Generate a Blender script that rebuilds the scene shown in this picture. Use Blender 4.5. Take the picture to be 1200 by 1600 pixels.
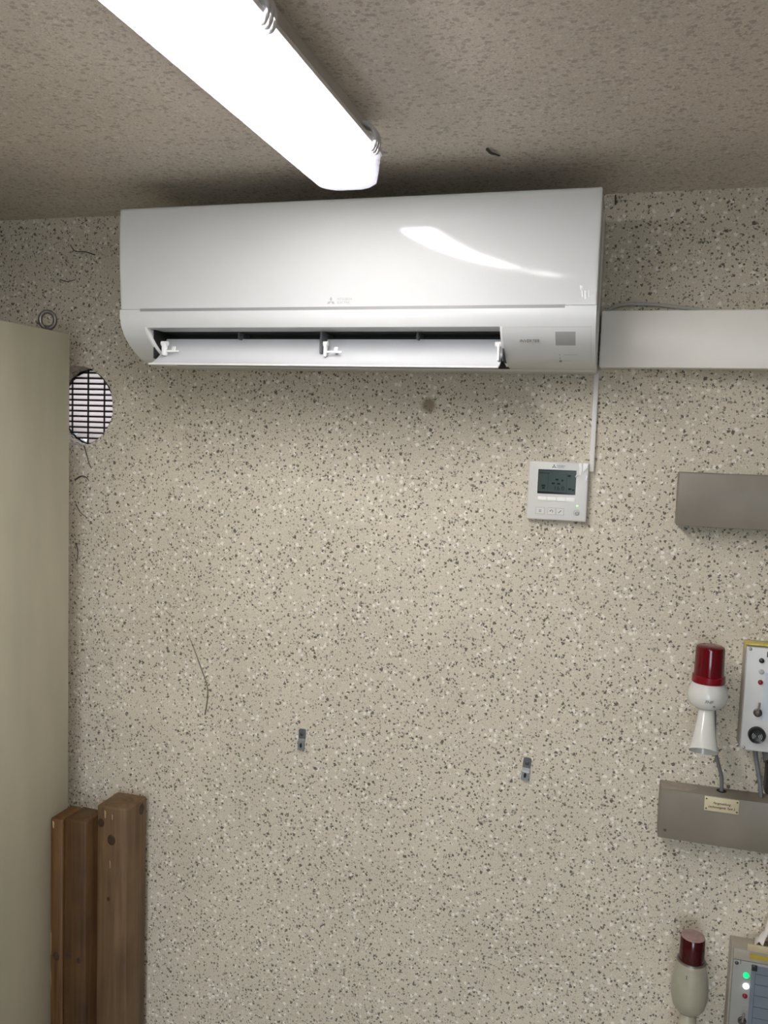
import bpy, bmesh, math, random
from mathutils import Vector, Matrix, Euler

for o in list(bpy.data.objects):
    bpy.data.objects.remove(o, do_unlink=True)
S = bpy.context.scene
COL = S.collection
random.seed(7)

# ------------------------------------------------------------------ camera
FPX = 1336.78
YAW, PITCH, ROLL = -0.27705737, -0.08385959, -0.03442040
cam_d = bpy.data.cameras.new('camera')
cam = bpy.data.objects.new('camera', cam_d)
COL.objects.link(cam)
cam_d.sensor_fit = 'HORIZONTAL'
cam_d.sensor_width = 36.0
cam_d.lens = FPX / 1200.0 * 36.0
cam_d.clip_start = 0.02
fwd = Vector((math.sin(YAW) * math.cos(PITCH), math.cos(YAW) * math.cos(PITCH), math.sin(PITCH)))
rgt = Vector((math.cos(YAW), -math.sin(YAW), 0))
dwn = fwd.cross(rgt)
r2 = math.cos(ROLL) * rgt + math.sin(ROLL) * dwn
d2 = -math.sin(ROLL) * rgt + math.cos(ROLL) * dwn
mw = Matrix.Identity(4)
for i in range(3):
    mw[i][0] = r2[i]; mw[i][1] = -d2[i]; mw[i][2] = -fwd[i]
mw[0][3], mw[1][3], mw[2][3] = 0.0, -1.7865, 1.70
cam.matrix_world = mw
S.camera = cam

# ------------------------------------------------------------------ world, light, exposure
LAMP = 46.0        # radiance of the fluorescent strips
SKY = 6.0          # overcast sky outside the open door
world = bpy.data.worlds.new('world')
S.world = world
world.use_nodes = True
bg = world.node_tree.nodes['Background']
bg.inputs['Color'].default_value = (0.80, 0.90, 1.0, 1)
bg.inputs['Strength'].default_value = SKY

S.view_settings.view_transform = 'Standard'
S.view_settings.look = 'None'
S.view_settings.gamma = 1.0
S.view_settings.use_curve_mapping = False
S.view_settings.exposure = 0.5
try:
    S.cycles.use_denoising = True
    S.cycles.max_bounces = 8
    S.cycles.diffuse_bounces = 5
    S.cycles.use_adaptive_sampling = True
    S.cycles.adaptive_threshold = 0.02
    S.cycles.transparent_max_bounces = 12
    S.cycles.sample_clamp_indirect = 6.0
    S.cycles.caustics_reflective = False
    S.cycles.caustics_refractive = False
except Exception:
    pass

DOOR_X0, DOOR_X1, DOOR_H = -0.33, 0.80, 2.05
XL, XR, YF, ZC = -1.95, 1.35, -4.60, 2.199
# portal for the sky light that enters by the open door
pl = bpy.data.lights.new('door_portal', 'AREA')
pl.shape = 'RECTANGLE'; pl.size = DOOR_X1 - DOOR_X0; pl.size_y = DOOR_H
try: pl.cycles.is_portal = True
except Exception: pass
po = bpy.data.objects.new('door_portal', pl); COL.objects.link(po)
po.location = ((DOOR_X0 + DOOR_X1) / 2, YF - 0.05, DOOR_H / 2)
po.rotation_euler = (math.radians(90), 0, 0)      # faces +Y, into the room

# ------------------------------------------------------------------ materials
MATS = {}
def nmat(name):
    m = bpy.data.materials.new(name); m.use_nodes = True
    MATS[name] = m
    return m, m.node_tree.nodes, m.node_tree.links, m.node_tree.nodes['Principled BSDF']

def plain(name, col, rough=0.5, metal=0.0, spec=0.5, coat=0.0, noise=0.0, nscale=40.0, bump=0.0, bscale=300.0, emit=None, estr=0.0, stretch=None):
    m, N, L, B = nmat(name)
    B.inputs['Roughness'].default_value = rough
    B.inputs['Metallic'].default_value = metal
    B.inputs['Specular IOR Level'].default_value = spec
    B.inputs['Coat Weight'].default_value = coat
    B.inputs['Coat Roughness'].default_value = 0.03
    tc = N.new('ShaderNodeTexCoord')
    src = tc.outputs['Object']
    if stretch:
        mp = N.new('ShaderNodeMapping'); mp.inputs['Scale'].default_value = stretch
        L.new(src, mp.inputs['Vector']); src = mp.outputs['Vector']
    nz = N.new('ShaderNodeTexNoise'); nz.inputs['Scale'].default_value = nscale
    nz.inputs['Detail'].default_value = 4
    L.new(src, nz.inputs['Vector'])
    rp = N.new('ShaderNodeValToRGB')
    k = noise
    rp.color_ramp.elements[0].position = 0.3; rp.color_ramp.elements[1].position = 0.7
    rp.color_ramp.elements[0].color = (*[c * (1 - k) for c in col], 1)
    rp.color_ramp.elements[1].color = (*[min(1, c * (1 + k * 0.6)) for c in col], 1)
    L.new(nz.outputs['Fac'], rp.inputs['Fac'])
    L.new(rp.outputs['Color'], B.inputs['Base Color'])
    if bump > 0:
        n2 = N.new('ShaderNodeTexNoise'); n2.inputs['Scale'].default_value = bscale
        L.new(src, n2.inputs['Vector'])
        bp = N.new('ShaderNodeBump'); bp.inputs['Strength'].default_value = bump
        bp.inputs['Distance'].default_value = 0.001
        L.new(n2.outputs['Fac'], bp.inputs['Height']); L.new(bp.outputs['Normal'], B.inputs['Normal'])
    if emit:
        B.inputs['Emission Color'].default_value = (*emit, 1)
        B.inputs['Emission Strength'].default_value = estr
    return m

def math_n(N, L, op, a, b=None, c=None, clamp=False):
    n = N.new('ShaderNodeMath'); n.operation = op; n.use_clamp = clamp
    for i, v in enumerate((a, b, c)):
        if v is None: continue
        if isinstance(v, (int, float)): n.inputs[i].default_value = v
        else: L.new(v, n.inputs[i])
    return n.outputs[0]

def speckled(name, base, dark, white, contrast=1.0, stretch=(1, 1, 1), stain=False):
    """roughcast plaster: beige ground with dark grit and pale chips"""
    m, N, L, B = nmat(name)
    B.inputs['Roughness'].default_value = 0.75
    B.inputs['Specular IOR Level'].default_value = 0.25
    tc = N.new('ShaderNodeTexCoord')
    mp = N.new('ShaderNodeMapping'); mp.inputs['Scale'].default_value = stretch
    L.new(tc.outputs['Object'], mp.inputs['Vector'])
    P = mp.outputs['Vector']
    # wobble so that the chips are not round
    wn = N.new('ShaderNodeTexNoise'); wn.inputs['Scale'].default_value = 260; wn.inputs['Detail'].default_value = 1
    L.new(P, wn.inputs['Vector'])
    ws = N.new('ShaderNodeVectorMath'); ws.operation = 'MULTIPLY_ADD'
    L.new(wn.outputs['Color'], ws.inputs[0]); ws.inputs[1].default_value = (0.0068, 0.0068, 0.0068)
    L.new(P, ws.inputs[2])
    W = ws.outputs[0]
    def dots(scale, offset, keep, rmin, rmax, soft):
        mm = N.new('ShaderNodeMapping'); mm.inputs['Location'].default_value = (offset, offset * 1.7, offset * 0.6)
        L.new(W, mm.inputs['Vector'])
        v = N.new('ShaderNodeTexVoronoi'); v.voronoi_dimensions = '3D'; v.feature = 'F1'
        v.inputs['Scale'].default_value = scale
        L.new(mm.outputs['Vector'], v.inputs['Vector'])
        sp = N.new('ShaderNodeSeparateColor'); L.new(v.outputs['Color'], sp.inputs[0])
        g2 = math_n(N, L, 'POWER', sp.outputs[1], 1.7)
        rad = math_n(N, L, 'MULTIPLY_ADD', g2, rmax - rmin, rmin)
        d = math_n(N, L, 'SUBTRACT', rad, v.outputs['Distance'])
        d = math_n(N, L, 'DIVIDE', d, soft, clamp=True)
        kp = math_n(N, L, 'LESS_THAN', sp.outputs[0], keep)
        return math_n(N, L, 'MULTIPLY', d, kp)
    dk1 = dots(94, 0.0, 0.88, 0.20, 0.53, 0.08)
    dk2 = dots(165, 3.3, 0.66, 0.24, 0.54, 0.10)
    wh1 = dots(92, 7.1, 0.42, 0.18, 0.50, 0.12)
    wh2 = dots(190, 11.9, 0.55, 0.22, 0.50, 0.14)
    dk = math_n(N, L, 'MAXIMUM', dk1, math_n(N, L, 'MULTIPLY', dk2, 0.75))
    wh = math_n(N, L, 'MAXIMUM', wh1, math_n(N, L, 'MULTIPLY', wh2, 0.8))
    # ground with fine grain and faint clouding
    g = N.new('ShaderNodeTexNoise'); g.inputs['Scale'].default_value = 420; g.inputs['Detail'].default_value = 3
    L.new(P, g.inputs['Vector'])
    cl = N.new('ShaderNodeTexNoise'); cl.inputs['Scale'].default_value = 4.5; cl.inputs['Detail'].default_value = 3
    L.new(P, cl.inputs['Vector'])
    rp = N.new('ShaderNodeValToRGB')
    rp.color_ramp.elements[0].position = 0.30; rp.color_ramp.elements[1].position = 0.72
    rp.color_ramp.elements[0].color = (*[c * 0.78 for c in base], 1)
    rp.color_ramp.elements[1].color = (*[c * 1.16 for c in base], 1)
    mixf = math_n(N, L, 'MULTIPLY_ADD', cl.outputs['Fac'], 0.35, math_n(N, L, 'MULTIPLY', g.outputs['Fac'], 0.65))
    L.new(mixf, rp.inputs['Fac'])
    def mix(fac, a, b):
        x = N.new('ShaderNodeMix'); x.data_type = 'RGBA'
        L.new(fac, x.inputs[0])
        if hasattr(a, 'is_output'): L.new(a, x.inputs[6])
        else: x.inputs[6].default_value = (*a, 1)
        x.inputs[7].default_value = (*b, 1)
        return x.outputs[2]
    c = mix(math_n(N, L, 'MULTIPLY', wh, 0.9 * contrast), rp.outputs['Color'], white)
    c = mix(math_n(N, L, 'MULTIPLY', dk, 0.95 * contrast), c, dark)
    if stain:      # a round rusty patch below the unit, with a ragged edge
        vs = N.new('ShaderNodeVectorMath'); vs.operation = 'DISTANCE'
        L.new(W, vs.inputs[0]); vs.inputs[1].default_value = (-0.414, 0.003, 1.780)
        s = math_n(N, L, 'SUBTRACT', 0.020, vs.outputs['Value'])
        s = math_n(N, L, 'DIVIDE', s, 0.010, clamp=True)
        c = mix(math_n(N, L, 'MULTIPLY', s, 0.75), c, (0.17, 0.125, 0.065))
    L.new(c, B.inputs['Base Color'])
    # relief: rough grain
    g2n = N.new('ShaderNodeTexNoise'); g2n.inputs['Scale'].default_value = 230; g2n.inputs['Detail'].default_value = 2
    g2n.inputs['Roughness'].default_value = 0.7
    L.new(tc.outputs['Object'], g2n.inputs['Vector'])
    h = g2n.outputs['Fac']
    bp = N.new('ShaderNodeBump'); bp.inputs['Strength'].default_value = 0.55
    bp.inputs['Distance'].default_value = 0.0016
    L.new(h, bp.inputs['Height']); L.new(bp.outputs['Normal'], B.inputs['Normal'])
    return m

speckled('plaster', (0.65, 0.59, 0.475), (0.090, 0.078, 0.064), (0.86, 0.82, 0.745), 0.95, stain=True)
speckled('ceiling_plaster', (0.74, 0.675, 0.59), (0.37, 0.322, 0.275), (0.90, 0.86, 0.78), 0.6)
plain('concrete_dull', (0.20, 0.18, 0.155), 0.8, noise=0.2, nscale=12)
plain('floor_grey', (0.38, 0.36, 0.33), 0.6, noise=0.2, nscale=6)
plain('ground_outside', (0.10, 0.10, 0.09), 0.9, noise=0.3, nscale=2)
plain('ac_white', (0.72, 0.735, 0.74), 0.22, spec=0.4, noise=0.01)
plain('ac_gloss', (0.70, 0.71, 0.715), 0.07, spec=0.16, noise=0.005)
plain('ac_grey', (0.55, 0.55, 0.54), 0.35, noise=0.01)
plain('ac_dark', (0.012, 0.012, 0.014), 0.6)
plain('fin_grey', (0.10, 0.10, 0.11), 0.5)
plain('louvre_white', (0.74, 0.75, 0.77), 0.25, noise=0.005)
plain('clip_white', (0.92, 0.92, 0.92), 0.15)
plain('print_grey', (0.45, 0.45, 0.45), 0.4)
plain('print_dark', (0.16, 0.16, 0.16), 0.4)
plain('print_black', (0.03, 0.03, 0.03), 0.4)
plain('sensor_grey', (0.38, 0.39, 0.38), 0.2)
plain('seam_grey', (0.30, 0.30, 0.31), 0.5)
plain('controller_white', (0.68, 0.67, 0.64), 0.3, noise=0.01)
plain('button_white', (0.92, 0.91, 0.88), 0.3)
plain('button_line', (0.42, 0.42, 0.42), 0.4)
plain('lcd', (0.040, 0.062, 0.054), 0.2, spec=0.25)
plain('lcd_edge', (0.008, 0.012, 0.011), 0.12)
plain('lcd_ink', (0.006, 0.012, 0.010), 0.4, spec=0.1)
plain('led_green', (0.2, 0.9, 0.2), 0.3, emit=(0.25, 1.0, 0.15), estr=1.6)
plain('glint_white', (0.97, 0.97, 0.98), 0.12, bump=0.6, bscale=160)  # bright white for the painted doorway glints
plain('duct_white', (0.88, 0.85, 0.79), 0.35, noise=0.03, nscale=8)
plain('conduit_white', (0.78, 0.765, 0.73), 0.4, noise=0.02)
plain('box_taupe', (0.205, 0.180, 0.142), 0.45, noise=0.12, nscale=14, bump=0.1)
plain('box_taupe_top', (0.30, 0.265, 0.215), 0.5, noise=0.25, nscale=30)
plain('plate_ivory', (0.62, 0.55, 0.36), 0.4, noise=0.05)
plain('screw_dark', (0.10, 0.09, 0.08), 0.4, metal=0.6)
plain('screw_steel', (0.42, 0.38, 0.36), 0.35, metal=0.8)
plain('cabinet_paint', (0.455, 0.43, 0.325), 0.5, noise=0.17, nscale=7, bump=0.15, bscale=500, stretch=(1, 1, 0.22))
plain('steel_worn', (0.22, 0.20, 0.18), 0.4, metal=0.7, noise=0.3)
plain('galvanised', (0.15, 0.155, 0.16), 0.45, metal=0.5, noise=0.2, nscale=80)
plain('galvanised_light', (0.27, 0.28, 0.29), 0.4, metal=0.5, noise=0.2, nscale=80)
plain('hole_black', (0.01, 0.01, 0.01), 0.9)
plain('lamp_housing', (0.72, 0.70, 0.67), 0.45, noise=0.03)
plain('lamp_rim', (0.75, 0.74, 0.75), 0.4)
plain('beacon_white', (0.64, 0.635, 0.60), 0.16, noise=0.03, nscale=20)
plain('beacon_olive', (0.37, 0.355, 0.27), 0.3, noise=0.08, nscale=30)
plain('red_lens', (0.105, 0.0012, 0.004), 0.12, noise=0.05)
plain('red_lens_dark', (0.045, 0.0006, 0.002), 0.15, noise=0.2)
plain('red_ring', (0.17, 0.002, 0.007), 0.2)
plain('sheen_pink', (0.33, 0.22, 0.20), 0.8, noise=0.2, nscale=80)  # pale tone that paints the sheen on the lower horn's lens top
plain('horn_inside', (0.36, 0.36, 0.34), 0.5)
plain('cable_grey', (0.17, 0.175, 0.18), 0.5)
plain('cable_white', (0.50, 0.485, 0.455), 0.5)
plain('panel_white', (0.62, 0.625, 0.615), 0.35, noise=0.02, bump=0.1)
plain('panel_beige', (0.36, 0.325, 0.275), 0.5, noise=0.06)
plain('panel_grey', (0.29, 0.29, 0.265), 0.4, noise=0.04)
plain('tape_yellow', (0.62, 0.52, 0.12), 0.5, noise=0.2, nscale=120)
plain('label_blue', (0.56, 0.63, 0.68), 0.4, noise=0.03)
plain('label_slate', (0.16, 0.19, 0.225), 0.35, noise=0.08, nscale=20)
plain('label_line', (0.08, 0.10, 0.125), 0.4)
plain('label_tan', (0.50, 0.42, 0.26), 0.5, noise=0.08)
plain('label_yellow', (0.45, 0.33, 0.03), 0.4, noise=0.12, nscale=60)
plain('black_plastic', (0.012, 0.012, 0.013), 0.35)
plain('led_off_red', (0.22, 0.008, 0.015), 0.2)
plain('led_off_black', (0.02, 0.022, 0.02), 0.2)
plain('led_off_clear', (0.45, 0.45, 0.43), 0.15)
plain('led_lit_green', (0.0, 0.8, 0.25), 0.3, emit=(0.0, 0.85, 0.16), estr=0.9)
plain('led_lit_white', (0.9, 0.95, 1.0), 0.3, emit=(0.85, 0.92, 1.0), estr=3.0)
plain('cloth_white', (0.74, 0.70, 0.65), 0.9, noise=0.06, nscale=60)
plain('web', (0.085, 0.075, 0.062), 0.9)
plain('web_light', (0.16, 0.145, 0.125), 0.9)
plain('grille_dark', (0.018, 0.016, 0.016), 0.6)
plain('frame_pale', (0.55, 0.53, 0.52), 0.5)
plain('tube_end', (0.30, 0.28, 0.26), 0.5)

def wood(name, base, dark, seed):
    m, N, L, B = nmat(name)
    B.inputs['Roughness'].default_value = 0.55
    tc = N.new('ShaderNodeTexCoord')
    mp = N.new('ShaderNodeMapping'); mp.inputs['Scale'].default_value = (1, 1, 0.045)
    mp.inputs['Location'].default_value = (seed, seed * 2.1, 0)
    L.new(tc.outputs['Object'], mp.inputs['Vector'])
    n1 = N.new('ShaderNodeTexNoise'); n1.inputs['Scale'].default_value = 85; n1.inputs['Detail'].default_value = 5
    n1.inputs['Distortion'].default_value = 0.6
    L.new(mp.outputs['Vector'], n1.inputs['Vector'])
    n2 = N.new('ShaderNodeTexNoise'); n2.inputs['Scale'].default_value = 9; n2.inputs['Detail'].default_value = 3
    L.new(tc.outputs['Object'], n2.inputs['Vector'])
    rp = N.new('ShaderNodeValToRGB')
    rp.color_ramp.elements[0].position = 0.3; rp.color_ramp.elements[1].position = 0.7
    rp.color_ramp.elements[0].color = (*dark, 1); rp.color_ramp.elements[1].color = (*base, 1)
    f = math_n(N, L, 'MULTIPLY_ADD', n1.outputs['Fac'], 0.6, math_n(N, L, 'MULTIPLY', n2.outputs['Fac'], 0.4))
    L.new(f, rp.inputs['Fac']); L.new(rp.outputs['Color'], B.inputs['Base Color'])
    bp = N.new('ShaderNodeBump'); bp.inputs['Strength'].default_value = 0.35; bp.inputs['Distance'].default_value = 0.001
    L.new(n1.outputs['Fac'], bp.inputs['Height']); L.new(bp.outputs['Normal'], B.inputs['Normal'])
wood('wood_warm', (0.150, 0.070, 0.018), (0.040, 0.016, 0.004), 0.3)
wood('wood_brown', (0.115, 0.054, 0.015), (0.024, 0.010, 0.0025), 4.1)
wood('wood_grey', (0.195, 0.118, 0.058), (0.070, 0.038, 0.017), 8.7)
plain('knot_dark', (0.045, 0.022, 0.010), 0.6, noise=0.3, nscale=120)
plain('wood_pale', (0.42, 0.30, 0.17), 0.6)

m, N, L, B = nmat('slat_translucent')
N.remove(B)
tl = N.new('ShaderNodeBsdfTranslucent'); tl.inputs['Color'].default_value = (0.57, 0.515, 0.50, 1)
df = N.new('ShaderNodeBsdfDiffuse'); df.inputs['Color'].default_value = (0.45, 0.42, 0.42, 1)
mx = N.new('ShaderNodeMixShader'); mx.inputs[0].default_value = 0.65
L.new(df.outputs[0], mx.inputs[1]); L.new(tl.outputs[0], mx.inputs[2])
L.new(mx.outputs[0], N['Material Output'].inputs['Surface'])

# lamp: lit strip and the clear ribbed cover over it
m, N, L, B = nmat('lamp_lit')
B.inputs['Base Color'].default_value = (0.9, 0.9, 0.9, 1)
B.inputs['Emission Color'].default_value = (1.0, 0.968, 0.925, 1)
B.inputs['Emission Strength'].default_value = LAMP
m, N, L, B = nmat('lamp_cover')
N.remove(B)
tr = N.new('ShaderNodeBsdfTransparent'); tr.inputs['Color'].default_value = (0.96, 0.96, 0.98, 1)
tl = N.new('ShaderNodeBsdfTranslucent'); tl.inputs['Color'].default_value = (0.74, 0.74, 0.90, 1)
gl = N.new('ShaderNodeBsdfGlossy'); gl.inputs['Roughness'].default_value = 0.2
gl.inputs['Color'].default_value = (0.9, 0.9, 0.95, 1)
mx1 = N.new('ShaderNodeMixShader'); mx1.inputs[0].default_value = 0.11
mx2 = N.new('ShaderNodeMixShader'); mx2.inputs[0].default_value = 0.05
L.new(tr.outputs[0], mx1.inputs[1]); L.new(tl.outputs[0], mx1.inputs[2])
L.new(mx1.outputs[0], mx2.inputs[1]); L.new(gl.outputs[0], mx2.inputs[2])
L.new(mx2.outputs[0], N['Material Output'].inputs['Surface'])

# ------------------------------------------------------------------ mesh helpers
def mk(name, bm, mat, parent=None, smooth=None, loc=None):
    bmesh.ops.recalc_face_normals(bm, faces=bm.faces[:])
    me = bpy.data.meshes.new(name); bm.to_mesh(me); bm.free()
    me.materials.append(MATS[mat])
    if smooth is not None:
        for p in me.polygons: p.use_smooth = True
        me.set_sharp_from_angle(angle=math.radians(smooth))
    o = bpy.data.objects.new(name, me); COL.objects.link(o)
    if parent is not None:
        o.parent = parent
        # meshes are written in world metres; keep them there under the parent
        o.location = -Vector(parent.location)
    if loc is not None: o.location = loc
    return o

def thing(name, label, cat, loc=(0, 0, 0), group=None):
    o = bpy.data.objects.new(name, None); COL.objects.link(o)
    o.empty_display_size = 0.05
    o.location = loc; o['label'] = label; o['category'] = cat
    if group: o['group'] = group
    return o

def tag(o, label, cat, group=None):
    o['label'] = label; o['category'] = cat
    if group: o['group'] = group
    return o

def struct(o, label=None, cat=None):
    o['kind'] = 'structure'
    if label: o['label'] = label
    if cat: o['category'] = cat
    return o

def box(bm, x0, x1, y0, y1, z0, z1, bev=0.0, seg=2):
    r = bmesh.ops.create_cube(bm, size=1.0)
    vs = r['verts']
    for v in vs:
        v.co = Vector(((x0 + x1) / 2 + v.co.x * (x1 - x0), (y0 + y1) / 2 + v.co.y * (y1 - y0), (z0 + z1) / 2 + v.co.z * (z1 - z0)))
    if bev > 0:
        es = list({e for v in vs for e in v.link_edges})
        bmesh.ops.bevel(bm, geom=es, offset=bev, segments=seg, profile=0.5, affect='EDGES')
    return bm

def nb(): return bmesh.new()

def prism(bm, prof, x0, x1, edge=0.0):
    """extrude a (y, z) outline along x; edge > 0 rounds both ends by pulling the outline in"""
    n = len(prof)
    cy = sum(p[0] for p in prof) / n; cz = sum(p[1] for p in prof) / n
    def inset(k):
        out = []
        for i in range(n):
            a = Vector(prof[i - 1]); b = Vector(prof[i]); c = Vector(prof[(i + 1) % n])
            t = (c - a); 
            if t.length < 1e-9: out.append(tuple(b)); continue
            t.normalize(); nr = Vector((-t.y, t.x))
            if nr.dot(Vector((cy, cz)) - b) < 0: nr = -nr
            out.append(tuple(b + nr * k))
        return out
    if edge > 0:
        st = [(x0, edge), (x0 + edge * 0.3, edge * 0.35), (x0 + edge, 0), (x0 + edge * 2.5, 0), (x1 - edge * 2.5, 0), (x1 - edge, 0), (x1 - edge * 0.3, edge * 0.35), (x1, edge)]
    else:
        st = [(x0, 0), (x1, 0)]
    rings = []
    for x, k in st:
        pr = prof if k == 0 else inset(k)
        rings.append([bm.verts.new((x, p[0], p[1])) for p in pr])
    for a, b in zip(rings, rings[1:]):
        for i in range(n):
            bm.faces.new((a[i], a[(i + 1) % n], b[(i + 1) % n], b[i]))
    bm.faces.new(rings[0]); bm.faces.new(list(reversed(rings[-1])))
    return bm

def lathe(bm, prof, centre, axis=(0, 0, 1), seg=36, cap=True):
    """prof: (radius, height along axis)"""
    ax = Vector(axis).normalized()
    q = Vector((0, 0, 1)).rotation_difference(ax)
    c = Vector(centre)
    rings = []
    for r, h in prof:
        rings.append([bm.verts.new(c + q @ Vector((r * math.cos(2 * math.pi * i / seg), r * math.sin(2 * math.pi * i / seg), h))) for i in range(seg)])
    for a, b in zip(rings, rings[1:]):
        for i in range(seg):
            bm.faces.new((a[i], a[(i + 1) % seg], b[(i + 1) % seg], b[i]))
    if cap:
        bm.faces.new(list(reversed(rings[0]))); bm.faces.new(rings[-1])
    return bm

def smooth_path(pts, n=6):
    P = [Vector(p) for p in pts]
    if len(P) < 3: return P
    out = []
    for i in range(len(P) - 1):
        p0 = P[max(i - 1, 0)]; p1 = P[i]; p2 = P[i + 1]; p3 = P[min(i + 2, len(P) - 1)]
        for k in range(n):
            t = k / n
            out.append(0.5 * ((2 * p1) + (-p0 + p2) * t + (2 * p0 - 5 * p1 + 4 * p2 - p3) * t * t + (-p0 + 3 * p1 - 3 * p2 + p3) * t ** 3))
    out.append(P[-1])
    return out

def tube(bm, pts, r, seg=8, n=6, closed=False):
    P = smooth_path(pts, n)
    rings = []
    up = Vector((0.13, 0.2, 0.97))
    for i, p in enumerate(P):
        a = P[max(i - 1, 0)]; b = P[min(i + 1, len(P) - 1)]
        t = (b - a).normalized()
        s = t.cross(up)
        if s.length < 1e-4: s = t.cross(Vector((1, 0, 0)))
        s.normalize(); u = s.cross(t)
        rr = r[0] + (r[1] - r[0]) * i / (len(P) - 1) if isinstance(r, tuple) else r
        rings.append([bm.verts.new(p + rr * (math.cos(2 * math.pi * k / seg) * s + math.sin(2 * math.pi * k / seg) * u)) for k in range(seg)])
    for a, b in zip(rings, rings[1:]):
        for k in range(seg):
            bm.faces.new((a[k], a[(k + 1) % seg], b[(k + 1) % seg], b[k]))
    bm.faces.new(list(reversed(rings[0]))); bm.faces.new(rings[-1])
    return bm

def rrect(w0, w1, y0, y1, r, seg=6):
    """rounded rectangle outline in plan: x from w0 to w1, y from y0 to y1"""
    out = []
    for cx, cy, a0 in ((w1 - r, y1 - r, 0), (w0 + r, y1 - r, 90), (w0 + r, y0 + r, 180), (w1 - r, y0 + r, 270)):
        for k in range(seg + 1):
            a = math.radians(a0 + 90 * k / seg)
            out.append((cx + r * math.cos(a), cy + r * math.sin(a)))
    return out

def loft(bm, sections, cap0=True, cap1=True):
    """sections: (z, outline in plan)"""
    rings = [[bm.verts.new((p[0], p[1], z)) for p in o] for z, o in sections]
    n = len(rings[0])
    for a, b in zip(rings, rings[1:]):
        for i in range(n):
            bm.faces.new((a[i], a[(i + 1) % n], b[(i + 1) % n], b[i]))
    if cap0: bm.faces.new(list(reversed(rings[0])))
    if cap1: bm.faces.new(rings[-1])
    return bm

def text_mesh(name, body, size, loc, mat, parent, tilt=0.0, depth=0.0003, shear=0.0, align='LEFT', sx=1.0, space=1.0, rotz=0.0):
    """flat lettering on a surface that faces -Y (tilt > 0 leans its face downward)"""
    cu = bpy.data.curves.new(name, 'FONT'); cu.body = body; cu.size = size; cu.extrude = depth
    cu.shear = shear; cu.align_x = align; cu.resolution_u = 3; cu.space_character = space
    t = bpy.data.objects.new(name + '_tmp', cu); COL.objects.link(t)
    dg = bpy.context.evaluated_depsgraph_get()
    me = bpy.data.meshes.new_from_object(t.evaluated_get(dg))
    bpy.data.objects.remove(t, do_unlink=True); bpy.data.curves.remove(cu)
    M = Matrix.Translation(Vector(loc)) @ Euler((math.radians(90) + tilt, 0, 0)).to_matrix().to_4x4() @ Matrix.Rotation(rotz, 4, 'Z') @ Matrix.Diagonal((sx, 1, 1, 1))
    me.transform(M)
    me.materials.clear(); me.materials.append(MATS[mat])
    o = bpy.data.objects.new(name, me); COL.objects.link(o)
    if parent is not None:
        o.parent = parent
        off = Vector(parent.location)
        if parent.parent is not None: off = Vector((0, 0, 0))
        o.location = -off if parent.parent is None else (0, 0, 0)
    return o

def sub(name, bm, mat, parent, smooth=None):
    """a sub-part: its parent is a part whose own origin already undoes the thing's offset"""
    o = mk(name, bm, mat, None, smooth)
    o.parent = parent
    return o

# ------------------------------------------------------------------ room shell
HX, HZ, HR = -1.281, 1.756, 0.095       # round vent opening in the back wall
def wall_with_hole():
    bm = nb()
    x0, x1, z0, z1 = XL - 0.1, XR + 0.1, -0.05, ZC + 0.1
    angs = [2 * math.pi * i / 48 for i in range(48)]
    for cx, cz in ((x0, z0), (x1, z0), (x0, z1), (x1, z1)):
        angs.append(math.atan2(cz - HZ, cx - HX) % (2 * math.pi))
    angs = sorted(set(round(a, 6) for a in angs))
    def edgept(a):
        dx, dz = math.cos(a), math.sin(a)
        t = 1e9
        if dx > 1e-9: t = min(t, (x1 - HX) / dx)
        if dx < -1e-9: t = min(t, (x0 - HX) / dx)
        if dz > 1e-9: t = min(t, (z1 - HZ) / dz)
        if dz < -1e-9: t = min(t, (z0 - HZ) / dz)
        return HX + t * dx, HZ + t * dz
    rng = random.Random(3)
    L4 = []
    for a in angs:
        ex, ez = edgept(a)
        rr = HR * (1 + rng.uniform(-0.012, 0.012))
        hx, hz = HX + rr * math.cos(a), HZ + rr * math.sin(a)
        L4.append([bm.verts.new((hx, 0, hz)), bm.verts.new((ex, 0, ez)), bm.verts.new((ex, 0.12, ez)), bm.verts.new((hx, 0.12, hz))])
    n = len(L4)
    for i in range(n):
        a, b = L4[i], L4[(i + 1) % n]
        for k in range(4):
            bm.faces.new((a[k], a[(k + 1) % 4], b[(k + 1) % 4], b[k]))
    return bm
struct(mk('wall_back', wall_with_hole(), 'plaster'), 'speckled grey-beige roughcast wall behind the air conditioner', 'wall')
struct(mk('wall_left', box(nb(), XL - 0.1, XL, YF, 0, -0.05, ZC), 'concrete_dull'), 'dull brown-grey wall behind the steel cabinet', 'wall')
struct(mk('wall_right', box(nb(), XR, XR + 0.1, YF, 0, -0.05, ZC), 'concrete_dull'), 'dull brown-grey side wall to the right', 'wall')
bm = nb()
box(bm, XL - 0.1, DOOR_X0, YF - 0.1, YF, -0.05, ZC)
box(bm, DOOR_X1, XR + 0.1, YF - 0.1, YF, -0.05, ZC)
box(bm, DOOR_X0, DOOR_X1, YF - 0.1, YF, DOOR_H, ZC)
struct(mk('wall_front', bm, 'concrete_dull'), 'dull brown-grey wall with the open doorway', 'wall')
struct(mk('ceiling', box(nb(), XL - 0.1, XR + 0.1, YF - 0.1, 0, ZC, ZC + 0.1), 'ceiling_plaster'), 'dull speckled plaster ceiling', 'ceiling')
struct(mk('floor', box(nb(), XL - 0.1, XR + 0.1, YF - 0.1, 0, -0.1, 0.0), 'floor_grey'), 'grey concrete floor', 'floor')
struct(mk('ground', box(nb(), -12, 12, -16, YF - 0.1, -0.25, -0.10), 'ground_outside'), 'grey yard outside the doorway', 'ground')
bm = nb()
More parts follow.
